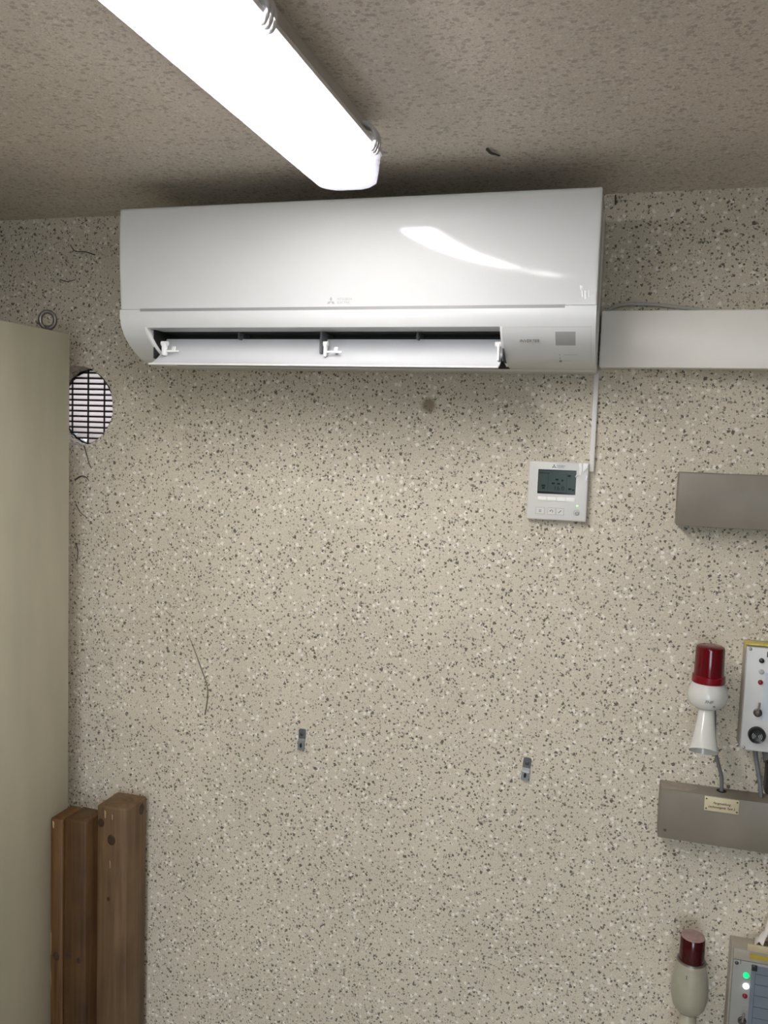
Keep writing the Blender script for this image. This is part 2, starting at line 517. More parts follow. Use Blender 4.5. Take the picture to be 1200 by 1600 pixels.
for x in (DOOR_X0 - 0.04, DOOR_X1):
    box(bm, x, x + 0.04, YF, YF + 0.015, 0, DOOR_H + 0.04, 0.003)
box(bm, DOOR_X0, DOOR_X1, YF, YF + 0.015, DOOR_H, DOOR_H + 0.04, 0.003)
struct(mk('trim_1', bm, 'cabinet_paint'), 'painted trim around the doorway', 'trim')

# ------------------------------------------------------------------ air conditioner
AX0, AX1 = -1.012, -0.070
ac = thing('air_conditioner', 'white wall-mounted split air conditioner with open louvre under the ceiling', 'air conditioner', ((AX0 + AX1) / 2, 0, 1.845))
PR, PZ, PY = 1.16, 2.083, -0.2445
def panel_y(z): return PY + (z - PZ) ** 2 / (2 * PR)
low_pts = [(-0.2400, 1.9412), (-0.2385, 1.925), (-0.2310, 1.907), (-0.2170, 1.889), (-0.1930, 1.871), (-0.1610, 1.855), (-0.1280, 1.848)]
low_curve = [(p.x, p.y) for p in smooth_path([(a, b, 0) for a, b in low_pts], 5)]
def low_y(z):
    for (ya, za), (yb, zb) in zip(low_curve, low_curve[1:]):
        if zb <= z <= za:
            t = (za - z) / (za - zb); return ya + (yb - ya) * t, math.atan2(yb - ya, za - zb)
    return low_curve[-1][0], 1.0
# chassis
bm = nb()
box(bm, AX0 + 0.003, AX1 - 0.001, -0.10, -0.001, 1.845, 2.142, 0.004)
box(bm, AX0 + 0.004, AX1 - 0.0025, -0.232, -0.08, 1.9455, 2.140, 0.003)
mk('chassis', bm, 'ac_white', ac, 40)
# front panel
pf = []
z0p, z1p = 1.9465, 2.138
for k in range(17):
    z = z0p + (z1p - z0p) * k / 16
    pf.append((panel_y(z), z))
for a in (25, 50, 75, 90):
    r = 0.007
    pf.append((panel_y(z1p) + r - r * math.cos(math.radians(a)), z1p + r * math.sin(math.radians(a))))
pf += [(-0.12, 2.145), (-0.12, 2.139), (-0.2285, 2.135), (-0.2285, z0p)]
mk('front_panel', prism(nb(), pf, AX0, AX1, 0.0025), 'ac_gloss', ac, 28)
# lower cover: full curved end pieces, a strip over the outlet
endp = low_curve + [(-0.10, 1.8455), (-0.09, 1.8455), (-0.09, 1.9412), (-0.236, 1.9412)]
endh = [(-0.2400, 1.9452)] + low_curve + [(-0.10, 1.8455), (-0.09, 1.8455), (-0.09, 1.9452)]
OX0, OX1 = -0.958, -0.2335
stripp = [(y, z) for y, z in low_curve if z > 1.9105] + [(low_y(1.910)[0], 1.910), (-0.16, 1.9105), (-0.09, 1.9105), (-0.09, 1.9412), (-0.236, 1.9412)]
bm = nb()
prism(bm, endh, AX0, -0.967, 0.0)
prism(bm, endp, -0.967, OX0, 0.0)
prism(bm, endp, OX1, -0.124, 0.0)
prism(bm, endh, -0.124, AX1, 0.0)
prism(bm, stripp, OX0, OX1, 0.0)
lc = mk('lower_cover', bm, 'ac_white', ac, 30)
# recessed finger groove below the panel
bm = nb(); box(bm, -0.9668, -0.1242, -0.2370, -0.2290, 1.9405, 1.9475)
mk('seam_groove', bm, 'seam_grey', ac)
# chamfer ledge under the groove
# outlet cavity
bm = nb()
box(bm, OX0, OX1, -0.104, -0.099, 1.846, 1.9105)
box(bm, OX0, OX1, -0.163, -0.10, 1.9080, 1.9110)
box(bm, OX0, OX0 + 0.002, -0.20, -0.10, 1.852, 1.910)
box(bm, OX1 - 0.002, OX1, -0.20, -0.10, 1.852, 1.910)
mk('air_outlet', bm, 'ac_dark', ac)
# bright rims at both ends of the outlet
for xa, xb in ((OX0 - 0.0005, OX0 + 0.004), (OX1 - 0.004, OX1 + 0.0005)):
    rim = [(y - 0.0008, z) for y, z in low_curve if z < 1.911] + [(y + 0.012, z + 0.001) for y, z in reversed(low_curve) if z < 1.911]
    mk('outlet_rim', prism(nb(), rim, xa, xb), 'clip_white', ac, 30)
# deflector fins inside the outlet
for x in (-0.780, -0.405):
    bm = nb(); box(bm, x - 0.0016, x + 0.0016, -0.172, -0.12, 1.894, 1.908, 0.0008)
    mk('fin', bm, 'fin_grey', ac)
bm = nb(); box(bm, -0.598, -0.593, -0.188, -0.12, 1.865, 1.908, 0.001); mk('fin', bm, 'fin_grey', ac)
# louvre blade
bl = []
A = Vector((-0.2260, 1.8385)); Bv = Vector((-0.1560, 1.8965))
nrm = Vector((0.64, -0.77))
outer, inner = [], []
for k in range(13):
    t = k / 12
    p = A.lerp(Bv, t); s = 4 * t * (1 - t) * 0.010
    q = p + Vector((0.0, 0.0)) + Vector((0.77, -0.64)).normalized() * 0.0 + Vector((0.64, -0.77)) * 0 + Vector((0.62, -0.78)) * 0
    d = (Bv - A).normalized(); nn = Vector((d.y, -d.x))        # down and to the back
    outer.append(tuple(p + nn * s)); inner.append(tuple(p + nn * (s + 0.0028)))
blade = outer + list(reversed(inner))
bo = mk('louvre_blade', prism(nb(), blade, -0.953, -0.2385, 0.0), 'louvre_white', ac, 40)
bm = nb(); tube(bm, [(-0.953, A.x, A.y), (-0.2385, A.x, A.y)], 0.0019, 8)
sub('lip', bm, 'clip_white', bo, 40)
# blade hinge arms
def arm(x, w, flip):
    bm = nb()
    box(bm, x - w / 2, x + w / 2, -0.200, -0.186, 1.858, 1.884, 0.003)
    lathe(bm, [(0.005, -w * 0.8), (0.005, w * 0.8)], (x, -0.193, 1.883), (1, 0, 0), 12)
    box(bm, x, x + flip * 0.034, -0.1965, -0.192, 1.8655, 1.8700, 0.0015)
    box(bm, x + flip * 0.018, x + flip * 0.026, -0.1965, -0.192, 1.867, 1.8775, 0.0015)
    return bm
mk('hinge_arm', arm(-0.936, 0.009, 1), 'clip_white', ac, 40)
mk('hinge_arm', arm(-0.583, 0.006, 1), 'clip_white', ac, 40)
bm = nb(); box(bm, -0.2455, -0.2405, -0.205, -0.192, 1.852, 1.884, 0.002)
lathe(bm, [(0.005, -0.007), (0.005, 0.005)], (-0.243, -0.196, 1.883), (1, 0, 0), 12)
mk('hinge_arm', bm, 'clip_white', ac, 40)
# display field at the right end: seam lines, receiver window, marks
bm = nb()
yy, tt = low_y(1.9095)
box(bm, OX1 + 0.004, -0.0775, yy - 0.0006, yy + 0.002, 1.9092, 1.9098)
mk('field_seam', bm, 'ac_grey', ac)
rim = [(y - 0.0006, z) for y, z in low_curve if z < 1.911] + [(y + 0.004, z + 0.001) for y, z in reversed(low_curve) if z < 1.911]
mk('field_seam', prism(nb(), rim, -0.0782, -0.0776), 'ac_grey', ac)
def on_low(x0, x1, za, zb, name, mat, lift=0.0006, steps=4):
    bm = nb()
    rows = []
    for k in range(steps + 1):
        z = za + (zb - za) * k / steps
        y, t = low_y(z)
        rows.append((bm.verts.new((x0, y - lift, z)), bm.verts.new((x1, y - lift, z))))
    for a, b in zip(rows, rows[1:]): bm.faces.new((a[0], a[1], b[1], b[0]))
    r = bmesh.ops.extrude_face_region(bm, geom=bm.faces[:])
    for v in r['geom']:
        if isinstance(v, bmesh.types.BMVert): v.co.y += lift + 0.001
    return mk(name, bm, mat, ac)
on_low(-0.1395, -0.1045, 1.8800, 1.9015, 'receiver_window', 'sensor_grey')
y, t = low_y(1.887)
text_mesh('lettering', 'INVERTER', 0.0082, (-0.2035, y - 0.0024, 1.8845), 'print_dark', ac, tilt=t * 0.9, shear=0.25, sx=0.98)
for zc_ in (1.8655, 1.8605):
    on_low(-0.1345, -0.1325, zc_ - 0.0012, zc_ + 0.0012, 'indicator', 'print_grey', 0.0007, 2)
bm = nb(); y, t = low_y(1.8565)
lathe(bm, [(0.0024, -0.001), (0.0024, 0.001)], (-0.1325, y - 0.0005, 1.8565), (0, -1, -0.6), 12)
mk('indicator', bm, 'print_dark', ac)
on_low(-0.1270, -0.1010, 1.8650, 1.8664, 'indicator_caption', 'ac_grey', 0.0005, 1)
on_low(-0.1270, -0.1120, 1.8560, 1.8574, 'indicator_caption', 'ac_grey', 0.0005, 1)

def emblem(name, cx, cz, y, R, mat, parent, k=0.52):
    """three lozenges meeting in the middle"""
    bm = nb()
    for a in (90, 210, 330):
        u = Vector((math.cos(math.radians(a)), 0, math.sin(math.radians(a))))
        v = Vector((-u.z, 0, u.x))
        c = Vector((cx, y, cz))
        pts = [c, c + u * R * 0.5 + v * R * 0.29, c + u * R, c + u * R * 0.5 - v * R * 0.29]
        f = bm.faces.new([bm.verts.new(p) for p in pts])
    r = bmesh.ops.extrude_face_region(bm, geom=bm.faces[:])
    for g in r['geom']:
        if isinstance(g, bmesh.types.BMVert): g.co.y -= 0.0004
    return mk(name, bm, mat, parent)
y = panel_y(1.958)
emblem('emblem', -0.5585, 1.9570, y - 0.0004, 0.0090, 'print_grey', ac)
text_mesh('lettering', 'MITSUBISHI', 0.0062, (-0.5465, y - 0.0004, 1.9592), 'print_grey', ac, sx=0.95)
text_mesh('lettering', 'ELECTRIC', 0.0062, (-0.5465, y - 0.0002, 1.9530), 'print_grey', ac, sx=0.98)

# white strips painting the doorway's glint on the lower right corner of the panel
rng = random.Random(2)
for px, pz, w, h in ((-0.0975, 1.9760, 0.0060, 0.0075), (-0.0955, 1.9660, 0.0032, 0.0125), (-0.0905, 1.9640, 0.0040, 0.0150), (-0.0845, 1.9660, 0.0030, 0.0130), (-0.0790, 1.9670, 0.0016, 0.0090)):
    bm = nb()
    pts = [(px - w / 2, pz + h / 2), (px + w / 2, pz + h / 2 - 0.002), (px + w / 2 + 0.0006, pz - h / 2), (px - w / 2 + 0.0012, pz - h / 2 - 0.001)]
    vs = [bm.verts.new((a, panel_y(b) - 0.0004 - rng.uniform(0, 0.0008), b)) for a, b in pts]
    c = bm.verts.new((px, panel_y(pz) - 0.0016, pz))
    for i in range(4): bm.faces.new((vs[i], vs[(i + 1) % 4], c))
    mk('glint_scrap', bm, 'glint_white', ac)

# ------------------------------------------------------------------ wall controller
RX, RZ, RW, RY = -0.1980, 1.6685, 0.120, -0.018
rc = thing('wall_controller', 'square white wall controller with a dark green display below the air conditioner', 'controller', (RX + RW / 2, 0, RZ - RW))
def ru(u): return RX + u * RW
def rv(v): return RZ - v * RW
mk('body', box(nb(), RX, RX + RW, RY, 0.001, RZ - RW, RZ, 0.003, 3), 'controller_white', rc, 40)
so = mk('display', box(nb(), ru(0.165), ru(0.80), RY - 0.0006, RY + 0.003, rv(0.55), rv(0.14)), 'lcd', rc)
bm = nb(); box(bm, ru(0.165), ru(0.80), RY - 0.0008, RY + 0.002, rv(0.55), rv(0.515))
box(bm, ru(0.165), ru(0.80), RY - 0.0008, RY + 0.002, rv(0.152), rv(0.14))
box(bm, ru(0.165), ru(0.175), RY - 0.0008, RY + 0.002, rv(0.55), rv(0.14))
sub('display_edge', bm, 'lcd_edge', so)
t_ = text_mesh('digits', '16.0', 0.0125, (ru(0.435), RY - 0.0008, rv(0.485)), 'lcd_ink', so, depth=0.0001)
t_ = text_mesh('digits', 'C', 0.006, (ru(0.575), RY - 0.0008, rv(0.445)), 'lcd_ink', so, depth=0.0001)
bm = nb()
for x in (0.335, 0.645): box(bm, ru(x), ru(x + 0.004), RY - 0.0008, RY, rv(0.51), rv(0.2))
box(bm, ru(0.18), ru(0.36), RY - 0.0008, RY, rv(0.205), rv(0.195))
for u0, v0, w in ((0.23, 0.40, 0.06), (0.46, 0.29, 0.05), (0.56, 0.30, 0.03), (0.40, 0.355, 0.05), (0.49, 0.36, 0.05), (0.66, 0.22, 0.05), (0.24, 0.44, 0.05), (0.68, 0.44, 0.05), (0.745, 0.455, 0.03)):
    box(bm, ru(u0), ru(u0 + w), RY - 0.0008, RY, rv(v0 + 0.03), rv(v0))
sub('display_marks', bm, 'lcd_ink', so)
for k in range(4):
    u0 = 0.178 + k * 0.158
    mk('button', box(nb(), ru(u0), ru(u0 + 0.148), RY - 0.0016, RY + 0.002, rv(0.668), rv(0.605), 0.0008), 'button_white', rc, 40)
for u0, u1, mark in ((0.15, 0.305, 0), (0.352, 0.488, 1), (0.494, 0.625, 2)):
    b_ = mk('button', box(nb(), ru(u0), ru(u1), RY - 0.0003, RY + 0.002, rv(0.905), rv(0.785)), 'button_line', rc)
    sub('button_face', box(nb(), ru(u0 + 0.008), ru(u1 - 0.008), RY - 0.0007, RY + 0.002, rv(0.897), rv(0.793)), 'controller_white', b_)
    uc = (u0 + u1) / 2
    bm = nb()
    if mark == 0:
        for j in range(3): box(bm, ru(uc - 0.02), ru(uc + 0.02), RY - 0.0010, RY, rv(0.835 + j * 0.016), rv(0.827 + j * 0.016))
    elif mark == 1:
        ring = [(ru(uc) + 0.0026 * math.cos(a), RY - 0.0009, rv(0.845) + 0.0026 * math.sin(a)) for a in [math.radians(q) for q in range(-60, 181, 30)]]
        tube(bm, ring, 0.0006, 6, 2)
        box(bm, ru(uc - 0.035), ru(uc - 0.012), RY - 0.0012, RY, rv(0.850), rv(0.835))
    else:
        tube(bm, [(ru(uc - 0.025), RY - 0.0008, rv(0.868)), (ru(uc + 0.025), RY - 0.0008, rv(0.825))], 0.0007, 6)
    sub('button_symbol', bm, 'print_dark', b_)
bm = nb()
tube(bm, [(ru(0.835) + 0.0058 * math.cos(a), RY - 0.0003, rv(0.85) + 0.0058 * math.sin(a)) for a in [math.radians(q) for q in range(0, 361, 15)]], 0.0005, 6, 1)
pb = mk('power_button', bm, 'button_line', rc, 40)
bm = nb()
tube(bm, [(ru(0.845) + 0.0032 * math.cos(a), RY - 0.0004, rv(0.86) + 0.0032 * math.sin(a)) for a in [math.radians(q) for q in range(130, 411, 20)]], 0.0007, 6, 1)
box(bm, ru(0.845) - 0.0005, ru(0.845) + 0.0005, RY - 0.0011, RY, rv(0.865), rv(0.825))
sub('power_symbol', bm, 'print_dark', pb, 40)
bm = nb(); lathe(bm, [(0.0017, 0), (0.0016, 0.0008), (0.0009, 0.0012)], (ru(0.842), RY, rv(0.735)), (0, -1, 0), 14)
mk('status_light', bm, 'led_green', rc, 40)
emblem('emblem', ru(0.425), rv(0.085), RY - 0.0001, 0.0046, 'print_black', rc)
text_mesh('lettering', 'MITSUBISHI', 0.0034, (ru(0.468), RY - 0.0003, rv(0.078)), 'print_dark', rc, sx=1.0)
text_mesh('lettering', 'ELECTRIC', 0.0034, (ru(0.468), RY - 0.0003, rv(0.103)), 'print_dark', rc, sx=1.05)
# white facets painting the doorway's glint in protective foil, upper right corner
def glint_patch(pts, y, rng, parent):
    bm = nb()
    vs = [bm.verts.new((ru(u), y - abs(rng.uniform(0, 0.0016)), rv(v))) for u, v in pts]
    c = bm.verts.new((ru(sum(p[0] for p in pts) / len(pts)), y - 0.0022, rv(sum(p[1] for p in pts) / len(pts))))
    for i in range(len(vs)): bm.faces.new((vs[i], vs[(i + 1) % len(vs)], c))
    return mk('glint_scrap', bm, 'glint_white', parent)
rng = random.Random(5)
glint_patch([(0.83, 0.015), (0.875, 0.01), (0.89, 0.12), (0.875, 0.22), (0.855, 0.21), (0.85, 0.1)], RY - 0.0006, rng, rc)
glint_patch([(0.90, 0.01), (0.985, 0.02), (0.975, 0.08), (0.93, 0.15), (0.91, 0.17), (0.905, 0.08)], RY - 0.0006, rng, rc)
glint_patch([(0.965, 0.21), (0.985, 0.22), (0.985, 0.31), (0.945, 0.31)], RY - 0.0006, rng, rc)
glint_patch([(0.805, 0.20), (0.83, 0.215), (0.795, 0.255), (0.785, 0.245)], RY - 0.0010, rng, rc)

# ------------------------------------------------------------------ duct, thin conduit, loose cable
dt = thing('cable_duct', 'broad white plastic duct running right from the air conditioner', 'duct', (0.3, 0, 1.854))
mk('channel', box(nb(), -0.0665, 0.80, -0.058, 0.001, 1.857, 1.959, 0.001), 'duct_white', dt)
mk('lid', box(nb(), -0.0675, 0.80, -0.070, -0.0585, 1.854, 1.962, 0.003, 2), 'duct_white', dt, 40)
cd = thing('narrow_conduit', 'narrow white plastic conduit dropping to the wall controller', 'conduit', (-0.074, 0, 1.652))
mk('base', box(nb(), -0.0765, -0.0695, -0.005, 0.001, 1.652, 1.852), 'conduit_white', cd)
mk('cover', box(nb(), -0.0780, -0.0685, -0.010, -0.0051, 1.651, 1.852, 0.001), 'conduit_white', cd, 40)
bm = nb(); tube(bm, [(-0.066, -0.010, 1.962), (-0.050, -0.010, 1.976), (-0.022, -0.009, 1.983), (0.03, -0.007, 1.982), (0.08, -0.006, 1.976), (0.14, -0.006, 1.969), (0.20, -0.006, 1.964)], 0.0038, 8)
tag(mk('loose_cable', bm, 'cable_white', None, 60), 'loose pale cable bulging along the top of the white duct', 'cable')

# ------------------------------------------------------------------ ceiling lights
def ceiling_light(y1, length, label, cx=-0.456):
    y0 = y1 - length
    lt = thing('ceiling_light', label, 'light', (cx, (y0 + y1) / 2, ZC), 'fluorescent battens on the ceiling')
    def out(w, e, r): return rrect(cx - w, cx + w, y0 + e, y1 - e, r)
    mk('housing', loft(nb(), [(ZC + 0.001, out(0.030, 0.020, 0.012)), (ZC - 0.018, out(0.034, 0.016, 0.014)), (ZC - 0.046, out(0.049, 0.004, 0.028))]), 'lamp_housing', lt, 30)
    mk('rim', loft(nb(), [(ZC - 0.045, out(0.0515, 0.001, 0.032)), (ZC - 0.0455, out(0.0555, -0.002, 0.036)), (ZC - 0.0515, out(0.0555, -0.002, 0.036)), (ZC - 0.052, out(0.0525, 0.0, 0.033))]), 'lamp_rim', lt, 30)
    cover = mk('cover', loft(nb(), [(ZC - 0.052, out(0.0525, 0.0, 0.033)), (ZC - 0.075, out(0.0515, 0.002, 0.033)), (ZC - 0.094, out(0.0495, 0.006, 0.033)), (ZC - 0.1000, out(0.0440, 0.014, 0.030)), (ZC - 0.1015, out(0.0360, 0.024, 0.026))], cap0=False), 'lamp_cover', lt, 60)
    mk('lit_strip', loft(nb(), [(ZC - 0.0505, out(0.0370, 0.050, 0.020)), (ZC - 0.0600, out(0.0370, 0.050, 0.020))]), 'lamp_lit', lt, 30)
    yk = y1 - 0.075
    while yk > y0 + 0.03:
        for s in (-1, 1):
            bm = nb()
            for j in (-0.010, 0.0, 0.010):
                tube(bm, [(cx + s * 0.040, yk + j, ZC - 0.022), (cx + s * 0.0545, yk + j, ZC - 0.030), (cx + s * 0.0610, yk + j, ZC - 0.046), (cx + s * 0.0580, yk + j, ZC - 0.060), (cx + s * 0.0535, yk + j, ZC - 0.062)], 0.0034, 6, 4)
            box(bm, cx + s * 0.044, cx + s * 0.0585, yk - 0.012, yk + 0.012, ZC - 0.046, ZC - 0.040, 0.001)
            mk('clip', bm, 'lamp_rim', lt, 60)
        yk -= 0.40
    # feet of the tab at the end of the rim
    bm = nb(); tube(bm, [(cx + 0.045, y1 - 0.022, ZC - 0.047), (cx + 0.060, y1 - 0.016, ZC - 0.048)], (0.006, 0.002), 8)
    mk('end_tab', bm, 'lamp_rim', lt, 60)
    return lt
ceiling_light(-0.430, 1.57, 'lit fluorescent batten on the ceiling in front of the air conditioner')
ceiling_light(-2.50, 1.57, 'second fluorescent batten behind the camera, mirrored small in the air conditioner panel')

# ------------------------------------------------------------------ steel cabinet on the left
CX1, CY1, CZ = -1.2425, -0.085, 1.9165
cb = thing('steel_cabinet', 'tall olive-beige steel cabinet with a lifting eye at the left edge', 'cabinet', (-1.58, -0.45, 0))
mk('body', box(nb(), -1.90, CX1, -0.85, CY1, 0.0, CZ, 0.003), 'cabinet_paint', cb, 40)
bm = nb(); box(bm, -1.89, CX1 - 0.012, -0.868, -0.85, 0.06, CZ - 0.02, 0.003)
dr = mk('door', bm, 'cabinet_paint', cb, 40)
bm = nb(); box(bm, -1.345, -1.325, -0.885, -0.868, 0.95, 1.10, 0.004); sub('handle', bm, 'black_plastic', dr, 40)
def eyebolt(x, y, z):
    bm = nb()
    lathe(bm, [(0.010, 0), (0.0105, 0.004), (0.007, 0.007), (0.006, 0.014)], (x, y, z), (0, 0, 1), 16)
    R, r = 0.0165, 0.0050
    n, mseg = 28, 10
    ca, sa = math.cos(math.radians(20)), math.sin(math.radians(20))
    rings = []
    for i in range(n):
        a = 2 * math.pi * i / n
        ring = []
        for k in range(mseg):
            b = 2 * math.pi * k / mseg
            lx = (R + r * math.cos(b)) * math.cos(a); lz = (R * 1.12 + r * math.cos(b)) * math.sin(a); ly = r * math.sin(b)
            ring.append(bm.verts.new((x + lx * ca - ly * sa, y + lx * sa + ly * ca, z + 0.026 + lz)))
        rings.append(ring)
    for i in range(n):
        a, b = rings[i], rings[(i + 1) % n]
        for k in range(mseg): bm.faces.new((a[k], a[(k + 1) % mseg], b[(k + 1) % mseg], b[k]))
    return mk('lifting_eye', bm, 'steel_worn', cb, 60)
eyebolt(-1.2725, -0.124, CZ)
eyebolt(-1.2725, -0.810, CZ)
eyebolt(-1.870, -0.124, CZ)

# ------------------------------------------------------------------ timber posts beside the cabinet
def post(name, x0, x1, y0, y1, top, mat, label, slope=0.0, knots=(), lean=0.0):
    t = thing(name, label, 'timber', ((x0 + x1) / 2, (y0 + y1) / 2, 0), 'timber offcuts beside the cabinet')
    bm = nb(); box(bm, x0, x1, y0, y1, 0, top, 0.004, 2)
    rg = random.Random(int(abs(x0) * 1000))
    for v in bm.verts:
        if v.co.z > top / 2:
            v.co.z += slope * (v.co.x - (x0 + x1) / 2) + rg.uniform(-0.0015, 0.0015)
            v.co.x += lean
    b = mk('beam', bm, mat, t, 40)
    for kx, kz, kr, face in knots:
        bm = nb()
        if face == 'f': lathe(bm, [(kr, 0), (kr * 0.96, 0.0006), (kr * 0.5, 0.0009)], (kx, y0, kz), (0, -1, 0), 18)
        else: lathe(bm, [(kr, 0), (kr * 0.96, 0.0006), (kr * 0.5, 0.0009)], (x1, kx, kz), (1, 0, 0), 18)
        bmesh.ops.scale(bm, vec=(1, 1, 1.25), verts=bm.verts[:], space=Matrix.Translation((0, 0, -kz)))
        mk('knot', bm, 'knot_dark', t, 50)
    return t
post('timber_post', -1.150, -1.069, -0.105, -0.022, 0.828, 'wood_grey', 'thick weathered timber post with dark knots beside the bare wall', 0.0,
     ((-1.139, 0.787, 0.0085, 'f'), (-1.111, 0.750, 0.0105, 'f'), (-0.045, 0.806, 0.011, 's'), (-1.118, 0.605, 0.004, 'f')))
post('timber_batten', -1.207, -1.148, -0.150, -0.080, 0.806, 'wood_brown', 'dark brown timber batten standing between two other timbers', 0.0,
     ((-1.166, 0.470, 0.006, 'f'), (-1.194, 0.478, 0.007, 'f')))
post('timber_plank', -1.2415, -1.2085, -0.152, -0.076, 0.803, 'wood_warm', 'narrow warm brown timber plank against the steel cabinet', 0.0,
     ((-1.2255, 0.470, 0.009, 'f'),))

def splinter(t, x, y, z, w, h):
    bm = nb(); vs = [bm.verts.new(p) for p in ((x - w, y, z + h), (x + w, y, z + h * 0.7), (x + w * 0.5, y, z - h), (x - w * 0.4, y, z - h * 0.8))]
    f = bm.faces.new(vs); r = bmesh.ops.extrude_face_region(bm, geom=[f])
    for g in r['geom']:
        if isinstance(g, bmesh.types.BMVert): g.co.y += 0.002
    mk('splinter', bm, 'wood_pale', t)
TP = [o for o in bpy.data.objects if o.type == 'EMPTY' and o.get('category') == 'timber']
for t in TP:
    if t.name.startswith('timber_post'):
        splinter(t, -1.128, -0.1056, 0.809, 0.0022, 0.010); splinter(t, -1.109, -0.1056, 0.805, 0.0016, 0.007); splinter(t, -1.114, -0.1056, 0.690, 0.0009, 0.010)
    elif t.name.startswith('timber_plank'):
        splinter(t, -1.2335, -0.1526, 0.788, 0.0026, 0.009); splinter(t, -1.2395, -0.1526, 0.500, 0.0009, 0.030); splinter(t, -1.2398, -0.1526, 0.410, 0.0008, 0.022)

# ------------------------------------------------------------------ round vent with louvre grille
vg = thing('vent_grille', 'round wall vent with horizontal louvre slats half hidden by the cabinet', 'vent', (HX, 0.08, HZ - HR))
GY = 0.070
bm = nb()
lathe(bm, [(HR - 0.004, 0), (HR + 0.012, 0), (HR + 0.012, 0.012), (HR - 0.004, 0.012), (HR - 0.004, 0)], (HX, GY + 0.012, HZ), (0, -1, 0), 40, cap=False)
mk('frame', bm, 'grille_dark', vg, 40)
for k in range(15):
    z = HZ - HR + 0.0035 + k * 0.01345
    hw = math.sqrt(max(HR ** 2 - (z - HZ) ** 2, 0.0004))
    bm = nb()
    prism(bm, [(GY - 0.002, z + 0.0030), (GY - 0.001, z + 0.0030), (GY + 0.004, z + 0.0136), (GY + 0.003, z + 0.0136)], HX - hw, HX + hw)
    sl = mk('slat', bm, 'slat_translucent', vg)
    bm = nb(); box(bm, HX - hw, HX + hw, GY - 0.0045, GY + 0.001, z - 0.0008, z + 0.0034)
    sub('slat_edge', bm, 'grille_dark', sl)
for x in (-1.3455, -1.300, -1.254, -1.208):
    hh = math.sqrt(HR ** 2 - (x - HX) ** 2)
    bm = nb(); box(bm, x - 0.0013, x + 0.0013, GY - 0.005, GY - 0.001, HZ - hh, HZ + hh)
    mk('upright', bm, 'grille_dark', vg)

# ------------------------------------------------------------------ wall brackets
def bracket(x, z, label, rot):
    t = thing('wall_bracket', label, 'bracket', (x, 0, z))
    M = Matrix.Translation((x, 0, z)) @ Matrix.Rotation(rot, 4, 'Y')
    bm = nb()
    o = rrect(-0.0085, 0.0085, 0.0, 0.024, 0.004, 3)
    vs = [bm.verts.new((a, -0.003, b)) for a, b in o]; f = bm.faces.new(vs)
    r = bmesh.ops.extrude_face_region(bm, geom=[f])
    for g in r['geom']:
        if isinstance(g, bmesh.types.BMVert): g.co.y += 0.004
    bm.transform(M); mk('upper_plate', bm, 'galvanised', t)
    bm = nb()
    prof = [(-0.003, 0.002), (-0.007, -0.002), (-0.0085, -0.006), (-0.0085, -0.023), (-0.0065, -0.023), (-0.0065, -0.006), (-0.004, -0.001), (-0.0005, 0.002)]
    prism(bm, prof, -0.0078, 0.0078, 0.0)
    bm.transform(M); lo = mk('lower_tab', bm, 'galvanised_light', t)
    bm = nb(); lathe(bm, [(0.0036, 0), (0.0036, 0.0008)], (0, -0.0084, -0.0125), (0, -1, 0), 14)
    bmesh.ops.scale(bm, vec=(0.75, 1, 1.5), verts=bm.verts[:], space=Matrix.Translation((0, 0, 0.0125)))
    bm.transform(M); sub('slot', bm, 'hole_black', lo)
    bm = nb(); lathe(bm, [(0.0042, 0), (0.0040, 0.0012), (0.0020, 0.0022)], (0, -0.003, 0.0125), (0, -1, 0), 12)
    bm.transform(M); mk('screw', bm, 'screw_dark', t, 40)
bracket(-0.6835, 1.013, 'small grey steel bracket on the wall, upright, nearer the timber', 0.0)
bracket(-0.1745, 1.016, 'small grey steel bracket on the wall, tilted, nearer the horn', 0.10)

# ------------------------------------------------------------------ taupe cable boxes on the right
def cable_box(name, x0, z0, z1, label):
    t = thing(name, label, 'cable box', (x0 + 0.25, 0, z0))
    mk('cover', box(nb(), x0, x0 + 0.50, -0.050, 0.001, z0, z1, 0.0025), 'box_taupe', t, 40)
    return t
t1 = cable_box('cable_box', 0.0925, 1.555, 1.658, 'plain taupe metal box on the wall below the white duct')
bm = nb(); lathe(bm, [(0.0028, 0), (0.0022, 0.0012)], (0.2695, -0.050, 1.571), (0, -1, 0), 10); mk('screw', bm, 'screw_dark', t1)
t2 = cable_box('cable_box', 0.0950, 0.931, 1.0310, 'taupe metal box with an engraved ivory plate below the red-capped horn')
bm = nb(); lathe(bm, [(0.0030, 0), (0.0024, 0.0012)], (0.108, -0.050, 0.948), (0, -1, 0), 10); mk('screw', bm, 'screw_dark', t2)
# pale worn patch on its top edge, cable hole
bm = nb()
vs = [bm.verts.new(p) for p in [(0.097, -0.002, 1.0314), (0.150, -0.004, 1.0314), (0.170, -0.022, 1.0314), (0.148, -0.040, 1.0314), (0.110, -0.044, 1.0314), (0.097, -0.046, 1.0314)]]
f = bm.faces.new(vs); r = bmesh.ops.extrude_face_region(bm, geom=[f])
for g in r['geom']:
    if isinstance(g, bmesh.types.BMVert): g.co.z -= 0.0006
mk('worn_paint', bm, 'box_taupe_top', t2)
bm = nb(); lathe(bm, [(0.0095, 0), (0.0095, 0.0006)], (0.211, -0.018, 1.0310), (0, 0, 1), 18); mk('cable_hole', bm, 'hole_black', t2)
PX0, PX1, PZ0, PZ1 = 0.1775, 0.2405, 1.0010, 1.0295
pt = mk('name_plate', box(nb(), PX0, PX1, -0.0525, -0.0495, PZ0, PZ1, 0.001), 'plate_ivory', t2, 40)
